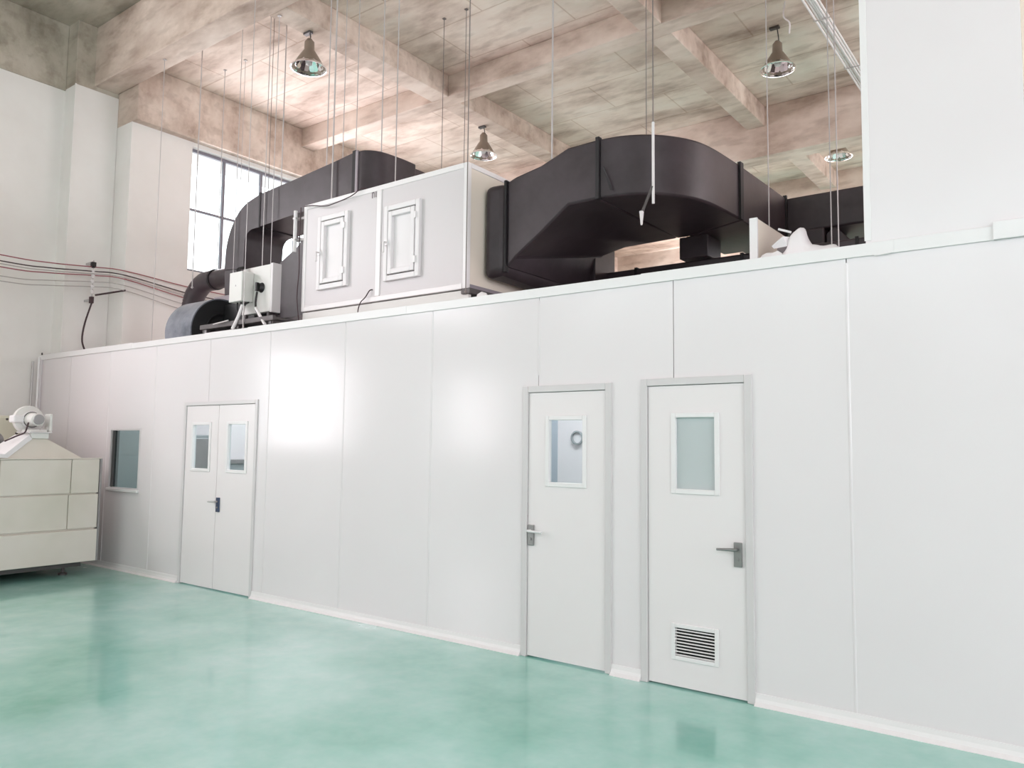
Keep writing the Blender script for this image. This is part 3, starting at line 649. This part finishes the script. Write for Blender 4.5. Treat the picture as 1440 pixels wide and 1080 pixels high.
obj('fold', loft(B(), [[(-1.68, .10, 3.00), (-1.66, .14, 3.0), (-1.67, .12, 2.985)], [(-1.60, .08, 3.05), (-1.57, .16, 3.06), (-1.58, .12, 2.99)]]), BAG, bag)
tag(obj('foam_scrap', blob([(-1.78, 2.91), (-1.76, 2.945), (-1.72, 2.962), (-1.68, 2.958), (-1.65, 2.965), (-1.62, 2.95), (-1.60, 2.91)], 2.89, .12, .05, 9, .016), WHITEP, smooth=True), 'small white foam scrap between the beige board and the bag', 'scrap')
tag(obj('motor_box', box(B(), -1.73, -1.60, .35, .50, 2.90, 3.06), DUCTL, bevel=.02), 'small grey box behind the crumpled bag', 'box')
tag(obj('foam_scrap', blob([(-4.24, 2.905), (-4.22, 2.95), (-4.18, 2.965), (-4.14, 2.95), (-4.12, 2.905)], 2.89, .10, .04, 5, .008), WHITEP, smooth=True), 'tiny white scrap on the coping under the right duct', 'scrap')

# ------------------------------------------------------------------ hanging rods
rods = [
 (-10.56, .60, 2.92, .006, ROD, 'thin rod left of the big window, from girder to roof'),
 (-10.77, 1.7, 4.18, .008, ROD, 'pale rod in front of the left pane of the big window'),
 (-10.23, 1.7, 4.17, .005, ROD, 'hair-thin rod before the first mullion of the big window'),
 (-8.83, 1.2, 4.86, .005, RODD, 'thin dark rod dropping to the left part of the duct arch'),
 (-8.55, 1.2, 4.88, .010, ROD, 'bright rod to the left third of the duct arch'),
 (-7.33, .95, 4.96, .009, ROD, 'bright rod to the middle of the duct arch'),
 (-7.39, 1.25, 4.97, .007, ROD, 'thin rod to the duct arch just behind the bright middle one'),
 (-7.15, 1.25, 5.0, .007, ROD, 'rod to the rising right part of the duct arch'),
 (-6.95, 2.6, 4.99, .006, RODD, 'dark rod behind the peak of the left duct'),
 (-6.55, 2.6, 4.99, .006, RODD, 'dark rod just right of the one behind the left duct peak'),
 (-6.54, 1.1, 5.02, .009, ROD, 'pale rod ending on the elbow behind the left half of the air handling unit'),
 (-6.35, 1.15, 4.36, .009, ROD, 'brightest long rod above the left half of the air handling unit'),
 (-4.64, .42, 3.05, .007, RODD, 'long dark rod down the right front corner of the air handling unit'),
 (-4.04, .95, 4.26, .008, ROD, 'pale rod to the sloping start of the right duct'),
 (-4.60, 1.8, 4.36, .005, ROD, 'faint rod above the right end of the air handling unit'),
 (-3.09, 1.05, 4.39, .005, RODD, 'faint dark rod to the top of the right duct curve'),
 (-2.45, 2.4, 3.52, .007, ROD, 'rod in front of the far end of the right duct'),
 (-1.67, 1.6, 2.87, .006, ROD, 'left one of the close rod pair near the white shaft'),
 (-1.62, 1.62, 2.87, .006, ROD, 'right one of the close rod pair near the white shaft'),
 (-7.69, .12, 2.91, .005, ROD, 'thin rod passing in front of the grey switch box'),
 (-8.23, .85, 3.05, .006, ROD, 'rod passing in front of the duct arch above the switch box'),
 (-8.45, .88, 3.05, .007, ROD, 'rod just left of the electrical board, in front of the duct arch'),
 (-10.43, 1.1, 3.86, .010, ROD, 'white rod with a hook at the grey round elbow'),
 (-7.11, .86, 4.48, .012, ROD, 'thick pale hanger across the face of the duct arch'),
 (-9.05, .86, 3.45, .006, ROD, 'thin rod along the outer bend of the duct arch'),
]
def ceil_at(x, y):
    if .41 <= y <= .78: return 7.152
    if y < .41: return 8.1
    if 3.89 <= y <= 4.18: return 7.15
    for a, b in ((-8.35, -8.0), (-4.62, -4.3), (-.8, -.45)):
        if a <= x <= b: return 7.152
    return 7.5
for x, y, zb, r, m, l in rods:
    zt = ceil_at(x, y)
    t = thing('hanging_rod', l, 'rod', (x, y, zb), 'rods hanging from the concrete ceiling')
    obj('rod', tube(B(), [(x, y, zb), (x, y, zt)], r*.8, 6), m, t)
    obj('anchor_plate', box(B(), x-.02, x+.02, y-.02, y+.02, zt-.012, zt), m, t)
    obj('nut', lathe(B(), [(r, 0), (r*2, 0), (r*2, .014), (r, .014)], (x, y, zb+.01), 'z', 6), m, t)
t = thing('duct_hanger', 'white rod with a bent bracket in front of the right duct curve', 'hanger', (-2.90, .79, 3.6), )
obj('bright_rod', tube(B(), [(-2.895, .79, 3.69), (-2.895, .79, 4.40)], .012, 8), WHITEP, t)
obj('upper_rod', tube(B(), [(-2.895, .79, 4.40), (-2.895, .79, 7.5)], .006, 6), RODD, t)
obj('bracket', tube(B(), [(-2.90, .785, 3.84), (-3.00, .78, 3.62)], .012, 8), DARKST, t)
obj('bracket_end', tube(B(), [(-3.00, .78, 3.64), (-3.00, .78, 3.60), (-3.00, .78, 3.52)], [.02, .016, .008], 8), WHITEP, t)

# conduits bundled under the slab at the right
cb = thing('conduit_bundle', 'bundle of white cables running under the ceiling beside the white shaft', 'cables', (-2.6, 5, 7.3))
for i in range(6):
    x = -2.72+.033*i
    obj('cable', tube(B(), curve_pts([(x, 2.2, 7.30+.02*(i % 2)), (x+.008*math.sin(i), 4, 7.285+.02*(i % 2)), (x-.006*i*.5, 6, 7.29+.015*(i % 3)), (x, 9, 7.30)], 12), .014, 8), WHITEP, cb, smooth=True)
for y in (2.4, 3.6, 5.2, 6.8): obj('strap', box(B(), -2.74, -2.53, y, y+.02, 7.266, 7.272), ROD, cb); obj('strap_rod', tube(B(), [(-2.745, y+.01, 7.268), (-2.745, y+.01, 7.495)], .004, 6), ROD, cb)
tag(obj('cable', tube(B(), curve_pts([(-3.02, 4.9, 7.5), (-3.04, 4.9, 7.3), (-2.98, 4.95, 7.22), (-2.99, 4.97, 7.08)], 14), .010, 8), WHITEP, smooth=True), 'short white cable end dangling left of the cable bundle', 'cable')

# ------------------------------------------------------------------ high bay lamps
def lamp(x, y, ztop, zr, lab, sc=1):
    t = thing('high_bay_lamp', lab, 'lamp', (x, y, zr), 'high bay lamps hanging from the concrete ceiling')
    obj('canopy', box(B(), x-.10, x+.03, y-.03, y+.03, ztop-.03, ztop), DARKST, t)
    obj('hook', tube(B(), curve_pts([(x, y, ztop-.02), (x+.02, y, zr+.42), (x, y, zr+.39)], 6), .008, 8), DARKST, t)
    obj('ballast_housing', lathe(B(), [(.0, .40), (.035, .40), (.05, .375), (.065, .36), (.07, .24), (.085, .22), (.09, .205)], (x, y, zr), 'z', 20), SHADE, t, smooth=True)
    obj('shade', lathe(B(), [(.085, .225), (.10, .20), (.15, .12), (.20, .03), (.232, 0)], (x, y, zr), 'z', 32), SHADE, t, smooth=True)
    # faceted mirror reflector, slightly inside the shade
    bm = B(); seg = 18; secs = []
    for rad, h in ((.226, .003), (.19, .045), (.14, .12), (.09, .19), (.03, .205)):
        secs.append([(x+rad*math.cos(2*PI*k/seg)*(1+.02*(k % 2)), y+rad*math.sin(2*PI*k/seg)*(1+.02*(k % 2)), zr+h) for k in range(seg)])
    obj('reflector', loft(bm, secs, caps=False), CHROME, t)
    obj('rim', lathe(B(), [(.222, .004), (.236, .006), (.240, -.006), (.226, -.008)], (x, y, zr), 'z', 36), CHROME, t, smooth=True)
    obj('bulb', lathe(B(), [(.02, .19), (.03, .16), (.05, .10), (.04, .05), (.0, .03)], (x, y, zr), 'z', 16), WHITEP, t, smooth=True)
    return t
lamp(-8.22, 1.33, 7.15, 6.64, 'high bay lamp under the beam near the big window, leftmost of all')
lamp(-8.25, 5.10, 7.15, 6.62, 'high bay lamp above the right end of the white air handling unit')
lamp(-3.30, 5.45, 7.5, 6.88, 'high bay lamp in the dark bay just left of the white shaft')
lamp(-3.56, 9.75, 7.5, 7.02, 'distant high bay lamp half hidden by the white shaft')
lamp(-7.9, 12.9, 7.5, 6.55, 'distant high bay lamp glimpsed through the gap under the right duct')

# ------------------------------------------------------------------ wires on the left wall
ws = [(4.184, 4.256, 4.143, RED), (4.10, 4.19, 4.036, DARKC), (4.016, 4.127, 3.945, RED), (3.89, 4.03, 3.84, GREYC), (3.82, 3.954, 3.74, GREYC), (4.06, 4.15, 3.99, GREYC)]
labs = ['uppermost dark red wire strung along the white wall', 'dark wire second from the top along the white wall', 'dark red wire third from the top along the white wall',
        'grey wire fourth from the top, sagging along the white wall', 'lowest grey wire strung along the white wall', 'pale wire between the two dark red ones on the white wall']
for (a, b, c, m), l in zip(ws, labs):
    pts = curve_pts([(-12.0, -5.5, a+.20), (-12.0, -3, a+.06), (-12.0, -.83, a), (-12.02, -.2, (a+b)/2-.02), (-12.03, .43, b), (-11.76, .80, b-.03), (-11.74, 1.95, c), (-11.7, 3.3, c-.02)], 42)
    tag(obj('wire', tube(B(), pts, .009 if m is not GREYC else .007, 6), m, smooth=True), l, 'wire', 'wires strung along the left wall')
ins = thing('insulator_bracket', 'small wall bracket with black and white insulators holding the wires', 'bracket', (-12.25, .43, 4.0))
obj('arm', box(B(), -12.25, -12.02, .415, .445, 3.74, 3.77), ROD, ins)
obj('arm', box(B(), -12.25, -12.02, .415, .445, 4.31, 4.34), ROD, ins)
obj('upright', tube(B(), [(-12.03, .43, 3.74), (-12.03, .43, 4.36)], .008, 8), ROD, ins)
for i, z in enumerate((4.27, 4.19, 4.11, 4.03, 3.95, 3.87)):
    obj('insulator', lathe(B(), [(.008, -.03), (.028, -.025), (.018, -.005), (.03, .01), (.02, .03), (.008, .03)], (-12.03, .43, z), 'z', 14), BLACK if i == 0 else WHITEP, ins, smooth=True)
obj('terminal', box(B(), -12.07, -12.0, .40, .46, 4.26, 4.33), BLACK, ins, bevel=.005)
obj('terminal', box(B(), -12.06, -12.0, .40, .45, 3.70, 3.80), DARKC, ins, bevel=.005)
tag(obj('cable', tube(B(), curve_pts([(-12.02, .44, 3.75), (-12.05, .36, 3.4), (-12.05, .33, 3.15), (-12.03, .36, 3.0), (-12.0, .40, 2.92)], 20), .013, 8), DARKC, smooth=True), 'black cable hanging from the wire bracket to the partition top', 'cable')
tag(obj('cable', tube(B(), [(-12.02, .47, 3.83), (-11.93, .60, 3.87), (-11.76, .80, 3.93)], .014, 8), DARKC, smooth=True), 'short thick dark cable joining the wires right of the bracket', 'cable')
tag(obj('pipe', tube(B(), [(-12.50, -.06, 0), (-12.50, -.06, 2.86)], .018, 10), WHITEP, smooth=True), 'right one of two thin vertical pipes at the left end of the partition', 'pipe')
tag(obj('pipe', tube(B(), [(-12.56, -.12, 0), (-12.56, -.12, 2.80)], .016, 10), ROD, smooth=True), 'left one of two thin vertical pipes at the left end of the partition', 'pipe')

# ------------------------------------------------------------------ drying oven at left
ov = thing('drying_oven', 'large grey-beige sheet metal oven against the left end of the partition', 'oven', (-10.9, -2, 0))
XF = -9.9
obj('body', box(B(), -12.0, XF-.02, -4.6, -.36, .17, 1.405), OVEN, ov)
def facing(y0, y1, z0, z1, m=OVEN, t=.0):
    bm = box(B(), XF-.02, XF+t, y0+.003, y1-.003, z0+.003, z1-.003); return obj('sheet_panel', bm, m, ov, bevel=.006)
facing(-4.6, -.33, .165, .555, t=.012)
for a, b in ((-4.6, -3.0), (-3.0, -1.42-.6), (-2.02, -.69), (-.69, -.34)): facing(a, b, .57, .985, t=.004 if a < -.7 else .010)
for a, b in ((-4.6, -2.9), (-2.9, -1.44), (-1.44, -.67), (-.67, -.34)): facing(a, b, .995, 1.41, t=.0 if a < -.7 else .006)
obj('corner_edge', box(B(), XF-.03, XF+.014, -.34, -.315, .165, 1.415), STEEL, ov)
obj('top_lip', box(B(), XF-.03, XF+.010, -4.6, -.32, 1.41, 1.425), OVEN, ov, bevel=.003)
obj('underframe', box(B(), -11.9, XF-.12, -4.5, -.45, .10, .17), DARKST, ov)
for x in (-11.7, XF-.25):
    for y in (-4.3, -2.4, -.6): obj('foot', lathe(B(), [(.0, 0), (.05, 0), (.05, .02), (.02, .03), (.02, .10)], (x, y, 0), 'z', 12), DARKST, ov)
# hood on top
hd = thing('extraction_hood', 'low sheet metal pyramid hood with a light flange on top of the oven', 'hood', (-10.3, -1.0, 1.42))
bs = [(-10.8, -1.40, 1.425), (-9.92, -1.40, 1.425), (-9.92, -.55, 1.425), (-10.8, -.55, 1.425)]
ts = [(-10.28, -1.08, 1.655), (-10.02, -1.08, 1.655), (-10.02, -.92, 1.655), (-10.28, -.92, 1.655)]
obj('hood_shell', loft(B(), [bs, ts]), OVEN, hd)
obj('flange', loft(B(), [[(-9.90, -1.90, 1.43), (-9.90, -1.90, 1.47), (-10.5, -1.90, 1.47), (-10.5, -1.90, 1.43)], [(-9.90, -1.37, 1.43), (-9.90, -1.40, 1.475), (-10.5, -1.40, 1.475), (-10.5, -1.37, 1.43)],
                   [(-9.99, -1.09, 1.645), (-9.99, -1.12, 1.70), (-10.4, -1.12, 1.70), (-10.4, -1.09, 1.645)]]), WHITEP, hd, bevel=.004)
obj('neck', box(B(), -10.32, -9.99, -1.10, -.91, 1.655, 1.72), GREYB, hd, bevel=.006)
obj('neck_flange', box(B(), -10.34, -9.97, -1.13, -.88, 1.72, 1.735), FRAME, hd, bevel=.003)
bl = thing('blower', 'small silver blower with round motor on the hood of the oven', 'blower', (-10.2, -1.0, 1.735))
bc = (-10.36, -1.02, 1.88)
obj('scroll', lathe(B(), [(0, 0), (.13, 0), (.165, .015), (.17, .05), (.165, .085), (.12, .10), (0, .10)], bc, 'x', 28), GREYB, bl, smooth=True)
obj('outlet', box(B(), -10.35, -10.20, -1.22, -1.05, 1.84, 1.93), WHITEP, bl, bevel=.02)
obj('motor_flange', lathe(B(), [(0, .10), (.10, .10), (.105, .13), (.09, .14), (.09, .15)], bc, 'x', 24), WHITEP, bl, smooth=True)
obj('motor', lathe(B(), [(.085, .14), (.085, .17), (.07, .175), (.075, .18), (.075, .33), (.05, .35), (0, .35)], bc, 'x', 24), GREYB, bl, smooth=True)
obj('motor_cap', lathe(B(), [(.062, .345), (.058, .36), (0, .362)], bc, 'x', 24), STEEL, bl, smooth=True)
obj('gasket', lathe(B(), [(.093, .15), (.096, .157), (.088, .162)], bc, 'x', 24), DARKST, bl)
obj('bracket', box(B(), -10.16, -10.0, -.90, -.87, 1.735, 1.95), GREYB, bl, bevel=.01)
obj('foot', box(B(), -10.34, -10.02, -1.10, -.92, 1.735, 1.76), GREYB, bl)
obj('motor_cable', tube(B(), curve_pts([(-10.12, -1.09, 1.84), (-10.08, -1.12, 1.78), (-10.06, -1.15, 1.72), (-10.1, -1.22, 1.68), (-10.2, -1.3, 1.62)], 14), .009, 8), DARKC, bl, smooth=True)
ri = thing('round_inlet', 'round metal inlet with a black centre beside the hood flange', 'inlet', (-10.75, -1.24, 1.43))
obj('ring', lathe(B(), [(.07, .0), (.115, .0), (.125, .03), (.11, .07), (.06, .09)], (-10.75, -1.24, 1.615), 'x', 24), STEEL, ri, smooth=True)
obj('hub', lathe(B(), [(0, .02), (.07, .02), (.075, .05), (.04, .06), (0, .07)], (-10.75, -1.24, 1.615), 'x', 20), BLACK, ri, smooth=True)
cc = thing('control_cabinet', 'pale olive steel cabinet behind the oven at the left picture edge', 'cabinet', (-11.4, -1.6, 1.42))
obj('cabinet_body', box(B(), -11.9, -11.2, -2.9, -.74, 1.425, 1.945), OLIVE, cc, bevel=.03)
for (y, z) in ((-.92, 1.90), (-.80, 1.72), (-1.9, 1.9)): obj('bolt', lathe(B(), [(0, .012), (.014, .010), (.016, 0)], (-11.2, y, z), 'x', 10), DARKST, cc)
